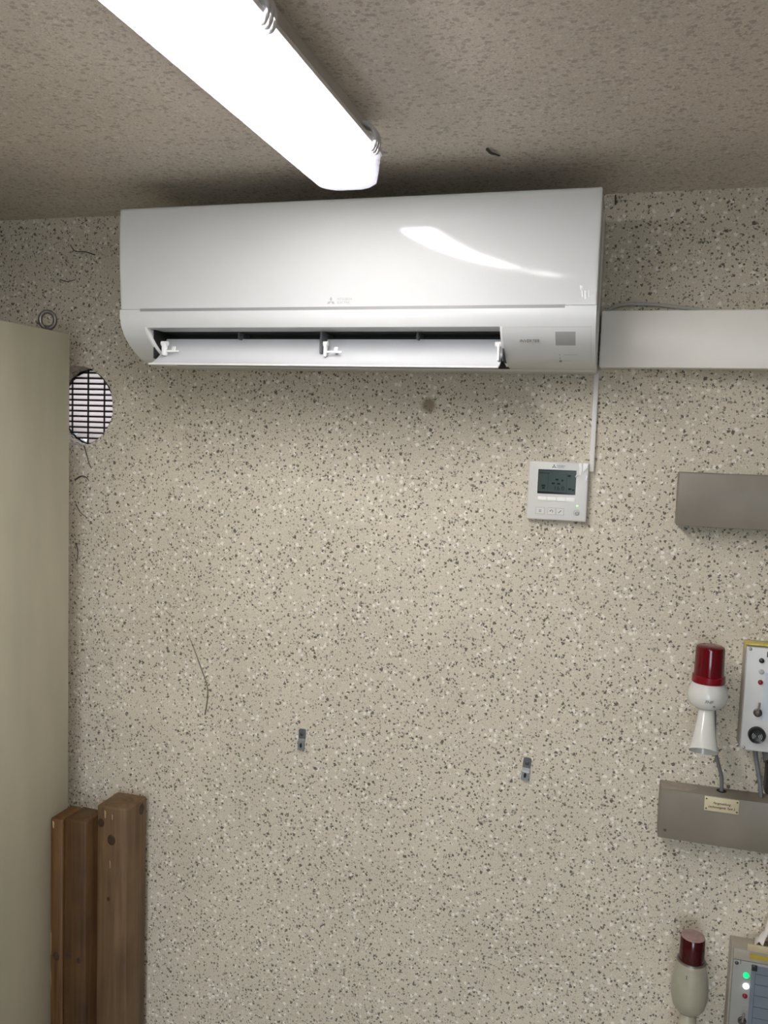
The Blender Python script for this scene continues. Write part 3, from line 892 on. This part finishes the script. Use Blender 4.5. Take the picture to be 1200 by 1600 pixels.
for x in (PX0 + 0.0035, PX1 - 0.0035):
    for z in (PZ0 + 0.0045, PZ1 - 0.0045):
        bm = nb(); lathe(bm, [(0.0017, 0), (0.0014, 0.0008)], (x, -0.0525, z), (0, -1, 0), 10); sub('plate_screw', bm, 'screw_dark', pt)
text_mesh('lettering', 'Fangmeldung', 0.0064, (0.2090, -0.0527, 1.0163), 'knot_dark', pt, shear=0.3, align='CENTER', sx=0.95)
text_mesh('lettering', 'Leckanzeigerät Tank 3', 0.0062, (0.2090, -0.0527, 1.0085), 'knot_dark', pt, shear=0.3, align='CENTER', sx=0.86)

# ------------------------------------------------------------------ beacon horns
GH = 'signal horns with a red lens'
h1 = thing('beacon_horn', 'white signal horn with a glossy red cap pointing down above the engraved plate', 'signal horn', (0.166, 0, 1.125), GH)
BX, BY = 0.1665, -0.085
bm = nb()
lathe(bm, [(0.010, 1.214), (0.022, 1.2155), (0.031, 1.221), (0.0355, 1.230), (0.0362, 1.241), (0.0340, 1.252), (0.0295, 1.2615), (0.0285, 1.266)], (BX, BY, 0), (0, 0, 1), 40)
mk('body', bm, 'beacon_white', h1, 50)
bm = nb(); lathe(bm, [(0.0297, 1.2645), (0.0302, 1.2660), (0.0298, 1.2775), (0.0275, 1.2790)], (BX, BY, 0), (0, 0, 1), 40)
mk('lens_ring', bm, 'red_ring', h1, 40)
bm = nb(); lathe(bm, [(0.0272, 1.2785), (0.0260, 1.3290), (0.0250, 1.3325), (0.0215, 1.3345), (0.008, 1.3350)], (BX, BY, 0), (0, 0, 1), 40)
mk('lens', bm, 'red_lens', h1, 40)
bm = nb()
ax = Vector((-0.05, -0.50, -0.87)).normalized()
lathe(bm, [(0.0140, 0.0), (0.0145, 0.010), (0.0165, 0.035), (0.0205, 0.062), (0.0245, 0.082), (0.0268, 0.090), (0.0262, 0.0905), (0.0240, 0.084), (0.0180, 0.060), (0.012, 0.030)], (BX, BY, 1.222), ax, 40)
mk('horn_bell', bm, 'beacon_white', h1, 50)
bm = nb(); lathe(bm, [(0.0243, 0.0845), (0.0170, 0.058), (0.004, 0.04)], (BX, BY, 1.222), ax, 32, cap=False); mk('horn_throat', bm, 'horn_inside', h1, 50)
bm = nb(); box(bm, BX - 0.016, BX + 0.016, BY + 0.025, 0.001, 1.222, 1.252, 0.003); mk('wall_mount', bm, 'beacon_white', h1, 40)
text_mesh('lettering', 'FHF', 0.0085, (BX - 0.008, BY - 0.0365, 1.2325), 'print_dark', h1, shear=0.4, rotz=0.0)
bm = nb(); box(bm, BX + 0.0075, BX + 0.0115, BY - 0.0362, BY - 0.0330, 1.2262, 1.2285, 0.0005); mk('scuff', bm, 'print_dark', h1)
bm = nb(); tube(bm, [(0.180, -0.040, 1.228), (0.186, -0.038, 1.190), (0.190, -0.034, 1.130), (0.200, -0.028, 1.090), (0.209, -0.022, 1.060), (0.211, -0.018, 1.027)], 0.0036, 10)
tag(mk('horn_cable', bm, 'cable_grey', None, 60), 'grey cable from the red-capped horn into the taupe box', 'cable')

h2 = thing('beacon_horn', 'grimy olive-grey signal horn with a dark red lens at the bottom right', 'signal horn', (0.170, 0, 0.50), GH)
BX, BY = 0.1700, -0.085
bm = nb()
lathe(bm, [(0.012, 0.606), (0.022, 0.609), (0.0300, 0.620), (0.0345, 0.640), (0.0350, 0.660), (0.0325, 0.680), (0.0290, 0.694), (0.0275, 0.703), (0.0278, 0.710), (0.0262, 0.7115), (0.0240, 0.7085)], (BX, BY, 0), (0, 0, 1), 40)
mk('body', bm, 'beacon_olive', h2, 50)
bm = nb(); lathe(bm, [(0.0262, 0.7085), (0.0276, 0.7105), (0.0262, 0.7135)], (BX, BY, 0), (0, 0, 1), 40); mk('lens_ring', bm, 'steel_worn', h2, 50)
bm = nb(); lathe(bm, [(0.0238, 0.709), (0.0232, 0.735), (0.0226, 0.7585), (0.0210, 0.7605)], (BX, BY, 0), (0, 0, 1), 40)
mk('lens', bm, 'red_lens_dark', h2, 40)
bm = nb(); lathe(bm, [(0.0221, 0.7595), (0.0210, 0.7620), (0.010, 0.7635)], (BX, BY, 0), (0, 0, 1), 32); mk('lens_top', bm, 'sheen_pink', h2, 50)
bm = nb(); lathe(bm, [(0.0150, 0.0), (0.0160, 0.015), (0.0200, 0.055), (0.0270, 0.092), (0.0262, 0.0925), (0.0180, 0.060), (0.012, 0.03)], (BX, BY, 0.612), ax, 36); mk('horn_bell', bm, 'beacon_olive', h2, 50)
bm = nb(); box(bm, BX - 0.016, BX + 0.016, BY + 0.025, 0.001, 0.640, 0.672, 0.003); mk('wall_mount', bm, 'beacon_olive', h2, 40)
bm = nb(); box(bm, BX - 0.010, BX - 0.009, BY - 0.0305, BY - 0.026, 0.688, 0.694); mk('scuff', bm, 'screw_dark', h2)

# ------------------------------------------------------------------ control boxes at the right edge
c1 = thing('control_box', 'white control box with a round black sounder and yellow tape on top', 'control box', (0.31, 0, 1.129))
X0, X1, Z0, Z1, YF1 = 0.2355, 0.395, 1.1290, 1.3330, -0.047
mk('body', box(nb(), X0 - 0.001, X1 + 0.001, -0.036, 0.001, Z0 + 0.001, Z1 + 0.002, 0.002), 'panel_beige', c1, 40)
fp = mk('lid', box(nb(), X0, X1, YF1, -0.0365, Z0, Z1 - 0.002, 0.0025), 'panel_white', c1, 40)
bm = nb(); box(bm, X0 - 0.0018, X1, -0.044, -0.014, Z1 + 0.0005, Z1 + 0.0035, 0.001)
box(bm, X0 - 0.0022, X0 - 0.0008, -0.036, -0.016, Z1 - 0.008, Z1 + 0.003, 0.0004)
mk('yellow_tape', bm, 'tape_yellow', c1, 40)
def stud(parent, x, z, r, mat, h=0.003, name='lamp', y=None):
    bm = nb(); yy = YF1 if y is None else y
    lathe(bm, [(r, -0.0005), (r, h * 0.5), (r * 0.8, h * 0.85), (r * 0.35, h)], (x, yy, z), (0, -1, 0), 18)
    return mk(name, bm, mat, parent, 50)
for sx_, sz_ in ((X0 + 0.006, 1.3270), (X0 + 0.006, 1.1340), (X1 - 0.006, 1.3270), (X1 - 0.006, 1.1340)):
    stud(c1, sx_, sz_, 0.0030, 'screw_steel', 0.002, 'screw')
stud(c1, 0.2625, 1.3065, 0.0048, 'led_off_black', 0.004, 'indicator_lamp')
stud(c1, 0.2635, 1.2850, 0.0046, 'led_off_clear', 0.004, 'indicator_lamp')
stud(c1, 0.2630, 1.2645, 0.0046, 'led_off_red', 0.004, 'indicator_lamp')
def toggle(parent, x, z):
    bm = nb(); lathe(bm, [(0.0080, 0), (0.0080, 0.002), (0.0060, 0.003), (0.0055, 0.007), (0.0045, 0.0075)], (x, YF1, z), (0, -1, 0), 18)
    tb = mk('toggle_switch', bm, 'screw_dark', parent, 40)
    bm = nb(); tube(bm, [(x, YF1 - 0.006, z), (x + 0.001, YF1 - 0.012, z + 0.022)], (0.0014, 0.0020), 10)
    sub('lever', bm, 'screw_steel', tb, 50)
toggle(c1, 0.2620, 1.2050)
bm = nb(); lathe(bm, [(0.0160, 0), (0.0160, 0.006), (0.0145, 0.0085), (0.0125, 0.0070), (0.004, 0.0068)], (0.2630, YF1, 1.1620), (0, -1, 0), 32)
sd = mk('sounder', bm, 'black_plastic', c1, 40)
bm = nb()
for s in (-1, 1):
    for rr in (0.0032, 0.0060, 0.0088):
        tube(bm, [(0.2630 + s * rr * math.cos(a), YF1 - 0.0078, 1.1610 + rr * math.sin(a) * 0.9) for a in [math.radians(q) for q in range(-42, 43, 14)]], 0.00062, 6, 1)
sub('sound_symbol', bm, 'led_off_clear', sd, 50)
mk('blue_label', box(nb(), 0.2700, 0.355, YF1 - 0.0006, YF1 + 0.001, 1.190, 1.284), 'label_blue', c1)
bm = nb(); box(bm, 0.2712, 0.300, YF1 - 0.0006, YF1 + 0.001, 1.314, 1.325); mk('printed_bar', bm, 'print_black', c1)
# gland, plug and cable below it
bm = nb(); lathe(bm, [(0.0085, -0.024), (0.0085, -0.012), (0.0105, -0.012), (0.0105, 0.002)], (0.2900, -0.020, 1.129), (0, 0, 1), 16); mk('cable_gland', bm, 'cable_grey', c1, 30)
bm = nb(); tube(bm, [(0.2660, -0.016, 1.131), (0.2690, -0.016, 1.110), (0.2740, -0.018, 1.085), (0.2800, -0.020, 1.055), (0.2830, -0.021, 1.030)], 0.0040, 10)
tag(mk('control_cable', bm, 'cable_grey', None, 60), 'grey cable dropping from the white control box at the right edge', 'cable')
pg = thing('black_plug', 'black plastic plug hanging under the white control box', 'plug', (0.2960, -0.047, 1.052))
bm = nb(); box(bm, 0.2830, 0.3100, -0.062, -0.0340, 1.0520, 1.112, 0.004); mk('shell', bm, 'black_plastic', pg, 40)
bm = nb(); tube(bm, [(0.296, -0.048, 1.111), (0.296, -0.040, 1.121), (0.296, -0.033, 1.1305)], 0.004, 10); mk('lead', bm, 'black_plastic', pg, 50)

c2 = thing('control_box', 'beige-grey control box with lit green and white lamps at the bottom right', 'control box', (0.33, 0, 0.44))
X0, X1, Z0, Z1 = 0.2485, 0.415, 0.44, 0.7300
mk('body', box(nb(), X0 - 0.001, X1 + 0.001, -0.038, 0.001, Z0, Z1, 0.002), 'panel_beige', c2, 40)
mk('lid', box(nb(), X0 + 0.002, X1 - 0.002, YF1, -0.0385, Z0 + 0.004, 0.7075, 0.002), 'panel_grey', c2, 40)
mk('top_cover', box(nb(), X0 + 0.001, X1 - 0.001, YF1 - 0.001, -0.0385, 0.7080, Z1, 0.002), 'panel_beige', c2, 40)
stud(c2, 0.2570, 0.7010, 0.0036, 'screw_dark', 0.002, 'screw')
bm = nb(); box(bm, 0.2635, 0.2645, YF1 - 0.0008, YF1 + 0.001, 0.7005, 0.7070); mk('scratch', bm, 'screw_dark', c2)
tn = mk('tan_plate', box(nb(), 0.2735, 0.355, YF1 - 0.0055, YF1 - 0.0008, 0.7320, 0.7460, 0.001), 'label_tan', c2, 40)
mk('yellow_label', box(nb(), 0.2790, 0.355, YF1 - 0.0018, YF1 - 0.0008, 0.7160, 0.7250), 'label_yellow', c2)
ls = mk('slate_label', box(nb(), 0.2840, 0.375, YF1 - 0.0006, YF1 + 0.001, 0.48, 0.7020), 'label_slate', c2)
bm = nb()
for z in (0.685, 0.664, 0.641, 0.618, 0.595): box(bm, 0.292, 0.370, YF1 - 0.0010, YF1, z, z + 0.0012)
box(bm, 0.2915, 0.2925, YF1 - 0.0010, YF1, 0.49, 0.690)
sub('ruling', bm, 'label_line', ls)
mk('dark_window', box(nb(), 0.2845, 0.2945, YF1 - 0.0030, YF1 + 0.001, 0.6920, 0.7035, 0.001), 'led_off_black', c2, 40)
stud(c2, 0.2755, 0.6795, 0.0055, 'led_lit_green', 0.005, 'indicator_lamp')
stud(c2, 0.2765, 0.6575, 0.0055, 'led_lit_white', 0.005, 'indicator_lamp')
stud(c2, 0.2760, 0.6370, 0.0046, 'led_off_red', 0.004, 'indicator_lamp')
toggle(c2, 0.2740, 0.5850)
# rag lying on top of the lower box
bm = nb()
rg = random.Random(11)
nx, nt = 16, 10
def rag_point(i, k):
    u = i / (nx - 1); v = k / (nt - 1)
    x = 0.2920 + u * 0.075
    fold = 0.006 * math.sin(u * 22 + v * 2.0) + 0.003 * math.sin(u * 51 + 1)
    h = 0.012 + 0.085 * min(1, u * 2.2) * math.sin(math.pi * (0.12 + 0.76 * v)) ** 0.8
    return Vector((x + 0.010 * (v - 0.5) + rg.uniform(-0.001, 0.001), -0.040 + v * 0.036 + fold * 0.6, Z1 + 0.001 + max(0.0, h + fold - 0.010 * (1 - u))))
gridv = [[bm.verts.new(rag_point(i, k)) for k in range(nt)] for i in range(nx)]
for i in range(nx - 1):
    for k in range(nt - 1): bm.faces.new((gridv[i][k], gridv[i + 1][k], gridv[i + 1][k + 1], gridv[i][k + 1]))
r = bmesh.ops.extrude_face_region(bm, geom=bm.faces[:])
for g in r['geom']:
    if isinstance(g, bmesh.types.BMVert): g.co.z -= 0.003
for v in bm.verts: v.co.z = max(v.co.z, Z1 + 0.0005)
rag = mk('rag', bm, 'cloth_white', None, 70)
tag(rag, 'crumpled white rag lying on the lower control box', 'rag')

# ------------------------------------------------------------------ cobweb strands and threads
def strand(pts, r, label, mat='web'):
    bm = nb(); tube(bm, pts, r, 5, 5)
    tag(mk('cobweb_strand', bm, mat, None, 80), label, 'cobweb', 'dusty cobweb strands')
strand([(-0.976, -0.002, 1.226), (-0.962, -0.003, 1.200), (-0.945, -0.003, 1.160), (-0.925, -0.003, 1.113), (-0.923, -0.003, 1.080), (-0.929, -0.003, 1.040)], (0.0007, 0.0016), 'long dusty cobweb strand in the middle of the bare wall', 'web_light')
strand([(-1.263, -0.002, 1.662), (-1.256, -0.004, 1.648), (-1.247, -0.004, 1.620), (-1.240, -0.003, 1.606)], (0.0016, 0.0006), 'dark cobweb strand hanging below the round vent')
strand([(-1.288, -0.002, 1.578), (-1.270, -0.004, 1.588), (-1.255, -0.004, 1.586), (-1.248, -0.003, 1.578)], (0.0022, 0.0008), 'thick dark cobweb strand arching beside the cabinet below the vent')
strand([(-1.285, -0.002, 1.520), (-1.270, -0.004, 1.500), (-1.250, -0.004, 1.488)], (0.0012, 0.0006), 'short dark cobweb strand curling at the cabinet edge')
strand([(-1.285, -0.003, 1.425), (-1.277, -0.004, 1.405), (-1.281, -0.003, 1.375)], (0.0016, 0.0008), 'lowest dark cobweb strand at the cabinet edge')
strand([(-1.330, -0.003, 2.055), (-1.310, -0.004, 2.050), (-1.288, -0.003, 2.054)], (0.0012, 0.0008), 'short level cobweb strand above the lifting eye')
strand([(-1.302, -0.003, 2.135), (-1.288, -0.004, 2.120), (-1.262, -0.004, 2.118), (-1.235, -0.003, 2.110)], (0.0010, 0.0014), 'dark cobweb strand on the wall just below the ceiling, left')
strand([(-0.262, -0.306, ZC - 0.002), (-0.256, -0.296, ZC - 0.006), (-0.252, -0.283, ZC - 0.004), (-0.246, -0.268, ZC - 0.002)], (0.0030, 0.0014), 'dark cobweb tuft stuck to the ceiling above the air conditioner')
strand([(-1.2760, 0.004, 1.853), (-1.240, 0.002, 1.843), (-1.208, 0.000, 1.817), (-1.189, -0.002, 1.790)], (0.0022, 0.0012), 'dark cobweb strand along the upper edge of the round vent')
strand([(-1.192, 0.001, 1.722), (-1.210, 0.003, 1.690), (-1.245, 0.003, 1.668)], (0.0016, 0.0020), 'dark cobweb strand along the lower edge of the round vent')
bm = nb(); tube(bm, [(-0.0560, -0.002, 2.196), (-0.0555, -0.008, 2.188), (-0.0548, -0.006, 2.176)], 0.0016, 6); tag(mk('wall_nail', bm, 'screw_dark', None, 50), 'small dark nail at the ceiling edge right of the air conditioner', 'nail')
